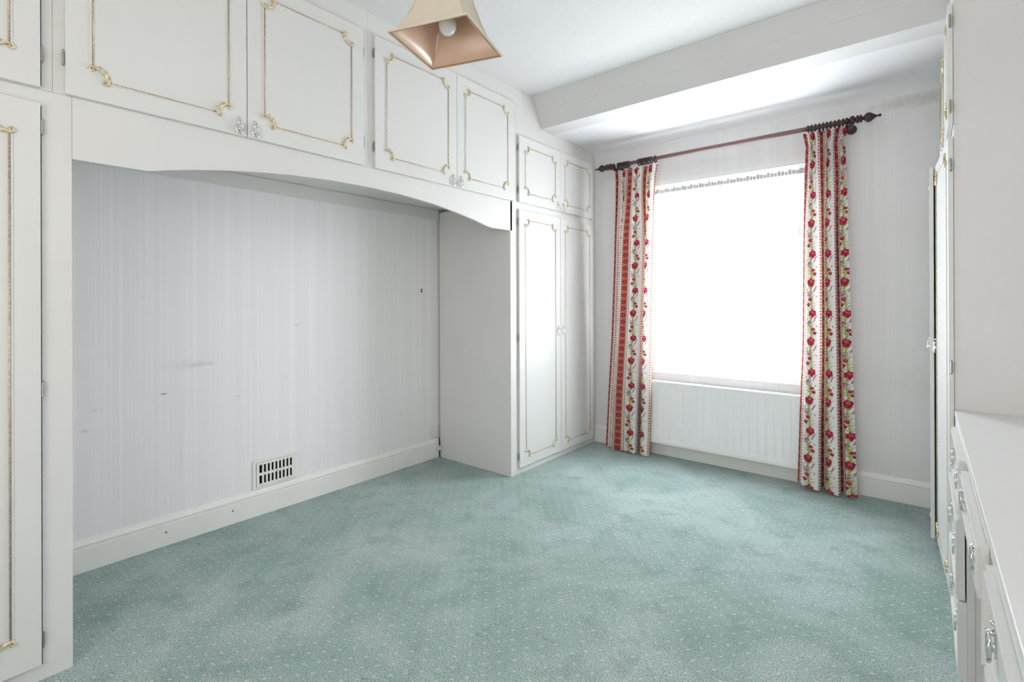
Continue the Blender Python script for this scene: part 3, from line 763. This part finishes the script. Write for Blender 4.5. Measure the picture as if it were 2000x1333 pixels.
kr = [(.08, 0, .0), (.20, .02, .010), (.28, .045, .018), (.345, .07, .034), (.50, .14, .050), (.66, .24, .058), (.84, .34, .056), (.945, .395, .046), (.985, .41, .020), (1.10, .405, -.045), (1.40, .465, -.050), (1.50, .485, .0), (1.56, .50, .032),
      (1.66, .57, .048), (1.82, .66, .056), (1.93, .715, .052), (1.98, .735, .020), (2.1, .725, -.045), (2.36, .785, -.045), (2.46, .805, .0), (2.52, .83, .034), (2.62, .91, .046), (2.74, 1.0, .030)]
curtain('curtain', 'floral striped curtain right of the window with white folds', kr,
        ([-.622, -.606, -.612, -.622, -.632, -.650, -.662],), ([-.366, -.385, -.376, -.368, -.350, -.338, -.326],), 2.377, .0, .62, hem=(.030, .022, .006, .010, .0, -.002, .006))

# ------------------------------------------------------------------ pendant lamp
lc = (-1.330, 1.250)
lamp = thing('pendant_lamp', 'beige square flared pendant lampshade hanging from the ceiling', 'lamp', (lc[0], lc[1], 2.2))
ang = math.atan2(1.347 - 1.25, -1.534 + 1.33)  # corner B
corner_dirs = []
for k in range(4):
    a = math.atan2(-.896, -.443) - k * pi / 2
    corner_dirs.append((math.cos(a), math.sin(a)))
prof = [(0, .2135), (.008, .197), (.022, .181), (.052, .160), (.10, .131), (.126, .120), (.165, .102), (.215, .088), (.25, .084)]
def shade_face(bm, k, off, sub=6):
    d0, d1 = corner_dirs[k], corner_dirs[(k + 1) % 4]
    rows = []
    for z, r in prof:
        r = r - off
        row = []
        for j in range(sub + 1):
            q = j / sub; sag = 1 - .035 * math.sin(q * pi) * (z > 0)
            row.append(bm.verts.new(((d0[0] * (1 - q) + d1[0] * q) * r * sag, (d0[1] * (1 - q) + d1[1] * q) * r * sag, z)))
        rows.append(row)
    for i in range(len(rows) - 1):
        for j in range(sub): bm.faces.new((rows[i][j], rows[i][j + 1], rows[i + 1][j + 1], rows[i + 1][j]))
for k in range(4):
    sh = build('shade_panel', lambda bm: shade_face(bm, k, 0), FAB, lamp, smooth=True)
    ln = build('lining', lambda bm: shade_face(bm, k, .0022), FABIN, sh, smooth=True)
    d0 = corner_dirs[k]
    rb = build('rib', lambda bm: tube(bm, [(d0[0] * r, d0[1] * r, z) for z, r in prof], .0026, 6), FAB, lamp, smooth=True)
    build('inner_wire', lambda bm: tube(bm, [(d0[0] * (r - .006), d0[1] * (r - .006), z + .004) for z, r in prof], .0014, 6), CHROME, rb, smooth=True)
    d1 = corner_dirs[(k + 1) % 4]; r = .2135
    build('hem_trim', lambda bm: tube(bm, [(d0[0] * r, d0[1] * r, .002), (d1[0] * r, d1[1] * r, .002)], [.0045, .0045], 8, flat=1), FAB, lamp)
    build('hem_piping', lambda bm: tube(bm, [(d0[0] * (r - .006), d0[1] * (r - .006), .001), (d1[0] * (r - .006), d1[1] * (r - .006), .001)], .0032, 6), LINER, lamp)
    r = .084
    build('top_trim', lambda bm: tube(bm, [(d0[0] * r, d0[1] * r, .25), (d1[0] * r, d1[1] * r, .25)], .004, 6), FAB, lamp)
build('bulb', lambda bm: lathe(bm, [(.0005, .034), (.014, .0375), (.0245, .046), (.0310, .058), (.0330, .070), (.0310, .084), (.0240, .098), (.0165, .110), (.0135, .120), (.0135, .134)], (0, 0, 0), 'z', 24), BULB, lamp, smooth=True)
build('bulb_holder', lambda bm: lathe(bm, [(.0165, .1345), (.0185, .140), (.0185, .182), (.012, .195), (.006, .205)], (0, 0, 0), 'z', 18), PLASTIC, lamp, smooth=True)
build('carrier', lambda bm: [tube(bm, [(0, 0, .186), (corner_dirs[k][0] * .079, corner_dirs[k][1] * .079, .245)], .0016, 6) for k in range(4)], CHROME, lamp)
build('cord', lambda bm: tube(bm, [(0, 0, .206), (0, 0, .580)], .0035, 8), CORD, lamp)
build('ceiling_rose', lambda bm: lathe(bm, [(.012, .580), (.030, .592), (.042, .603), (.045, .6175)], (0, 0, 0), 'z', 24), PLASTIC, lamp, smooth=True)

# ------------------------------------------------------------------ right-hand wardrobe and its top cupboard
WY0 = 2.735
wr = unit('wardrobe', 'tall white wardrobe on the right with both narrow doors standing ajar', 'wardrobe', WY0 + .019, 3.9555, 0, 1.9865,
          [(2.7355, 2.752), (3.842, 3.9555)], [(2.752, 3.842, 0, .052), (2.752, 3.842, 1.930, 1.9865)], fx=-1, plane=C, depth=.555, skip=(0,))
cup_door(wr, (C, 2.724), .566, .060, 1.937, 1, 1.040, facing=-1, ajar=math.radians(3.2), hinges=(.10, .93, 1.76), handle_in=.03, ins=.060, label='near wardrobe door standing slightly ajar')
cup_door(wr, (C, 3.850), .556, .060, 1.937, -1, 1.040, facing=-1, ajar=math.radians(5.7), hinges=(.10, .93, 1.76), handle_in=.03, ins=.060, label='far wardrobe door standing further ajar')
def rfill(bm, off):
    prism(bm, [(y - off[1], z - off[2]) for y, z in ((2.7355, 2.5985), (2.7355, 2.8175), (3.20, 2.8175), (3.20, 2.5985))], 'x', 0, .017)
ur = unit('top_cupboard', 'white top cupboard over the right-hand wardrobe near the low ceiling', 'cupboard', WY0 + .019, 3.9555, 1.9875, 2.5985,
          [(2.7355, 2.752), (3.842, 3.9555)], [(2.752, 3.842, 1.9875, 2.0), (2.752, 3.842, 2.47, 2.5985)], fx=-1, plane=C, depth=.555, extra=rfill, skip=(0,))
cup_door(ur, (C, 2.724), .562, 1.990, 2.483, 1, 2.030, facing=-1, hinges=(.07, .42), ins=.060, handle_in=.03)
cup_door(ur, (C, 3.850), .560, 1.990, 2.483, -1, 2.030, facing=-1, hinges=(.07, .42), ins=.060, handle_in=.03)
ep = build('tall_end_panel', boxes([(C + .0175, R - .001, WY0, WY0 + .0185, 0, 2.8170)]), SIDE)
ep['label'] = 'tall plain white end panel rising behind the right-hand worktop'; ep['category'] = 'end panel'

# ------------------------------------------------------------------ dressing unit with drawers below a worktop
dr = thing('dressing_unit', 'long white dressing unit of drawers with pale worktop on the right', 'dressing unit', (C, 1.3, 0))
do = dr.location
WTX = .0962
build('worktop', boxes([(WTX, R - .001, .05, 2.7335, .7905, .815)], do), WORK, dr, bevel=.002)
build('upstand', boxes([(R - .012, R - .0015, .05, 2.7335, .8155, .90)], do), WORK, dr)
build('joint_strip', boxes([(.288, R - .014, 2.45, 2.4535, .8151, .8158)], do), HINGE, dr)
FX = WTX + .0015       # face frame plane
# pedestals: side panels, frame strips, plinths
PF = (2.03, 2.7335); PN = (.06, 1.288)
def ped(y0, y1, stile0, stile1, name='pedestal'):
    bs = [(FX + .0185, R - .002, y0, y0 + .016, .001, .789), (FX + .0185, R - .002, y1 - .016, y1, .001, .789), (R - .010, R - .002, y0 + .0165, y1 - .0165, .06, .789), (FX + .0185, R - .011, y0 + .0165, y1 - .0165, .06, .075)]
    build('carcass', boxes(bs, do), SIDE, dr)
    fr = [(FX, FX + .018, y0 - .002, y0 + stile0, .001, .7895), (FX, FX + .018, y1 - stile1, y1, .001, .7895), (FX, FX + .018, y0 + stile0, y1 - stile1, .775, .7895), (FX, FX + .018, y0 + stile0, y1 - stile1, .001, .095)]
    for zz in (.592, .352): fr.append((FX, FX + .018, y0 + stile0, y1 - stile1, zz - .008, zz + .010))
    build('face_frame', boxes(fr, do), CAB, dr)
ped(*PF, .035, .14)
ped(*PN, .03, .03)
build('apron', boxes([(FX, FX + .018, PN[1] + .001, PF[0] - .003, .775, .7895)], do), CAB, dr)
build('apron_end_block', boxes([(FX - .012, FX - .0005, 1.345, 1.352, .55, .789)], do), SIDE, dr)
def drawer(y0, y1, z0, z1, xf, th=.013, handles=(), box_d=.40, part='drawer'):
    """front with raised moulded border; xf = outer face"""
    w, h = y1 - y0, z1 - z0; lip = .0085; bw = .026
    def fn(bm):
        box(bm, lip, lip + th, 0, w, 0, h)
        for (a0, a1, c0, c1) in ((0, bw, 0, h), (w - bw, w, 0, h), (bw, w - bw, 0, bw * .75), (bw, w - bw, h - bw * .75, h)):
            box(bm, 0.0025, lip, a0, a1, c0, c1)
        k = bw * .35
        for (a0, a1, c0, c1) in ((k, bw - k * .6, k, h - k), (w - bw + k * .6, w - k, k, h - k), (bw - k * .6, w - bw + k * .6, k, bw * .75 - k * .5), (bw - k * .6, w - bw + k * .6, h - bw * .75 + k * .5, h - k)):
            box(bm, 0, .0025, a0, a1, c0, c1)
    d = build(part, fn, DOOR, dr, (xf - do[0], y0 - do[1], z0))
    if box_d:
        e = .02; X0 = max(lip + th + .0005, FX + .019 - xf)
        def bfn(bm):
            box(bm, X0, X0 + box_d, e, e + .010, .01, h - .02); box(bm, X0, X0 + box_d, w - e - .010, w - e, .01, h - .02)
            box(bm, X0, X0 + box_d, e + .0105, w - e - .0105, .01, .018); box(bm, X0 + box_d - .010, X0 + box_d, e + .0105, w - e - .0105, .0185, h - .02)
        build('drawer_box', bfn, SIDE, d)
    for hy in handles:
        o = link('handle', HANDLE, d, (lip, hy - y0, h / 2 + .004)); o.rotation_euler[2] = pi
    return d
# far pedestal, three drawers; kneehole drawer; near pedestal
drawer(2.055, 2.590, .598, .773, .0800, handles=(2.17, 2.47))
drawer(2.045, 2.590, .350, .594, .0725, handles=(2.17, 2.47))
drawer(2.045, 2.590, .105, .345, .0760, handles=(2.17, 2.47))
drawer(1.372, 1.945, .668, .772, .0790, handles=(1.46, 1.86))
drawer(.70, 1.284, .600, .773, .0840, handles=(1.17, .80))
drawer(.70, 1.284, .352, .594, .0840, handles=(1.17, .80))
drawer(.70, 1.284, .105, .346, .0840, handles=(1.17, .80))
drawer(.09, .695, .600, .773, .0840, handles=(.20, .58))
drawer(.09, .695, .105, .594, .0840)
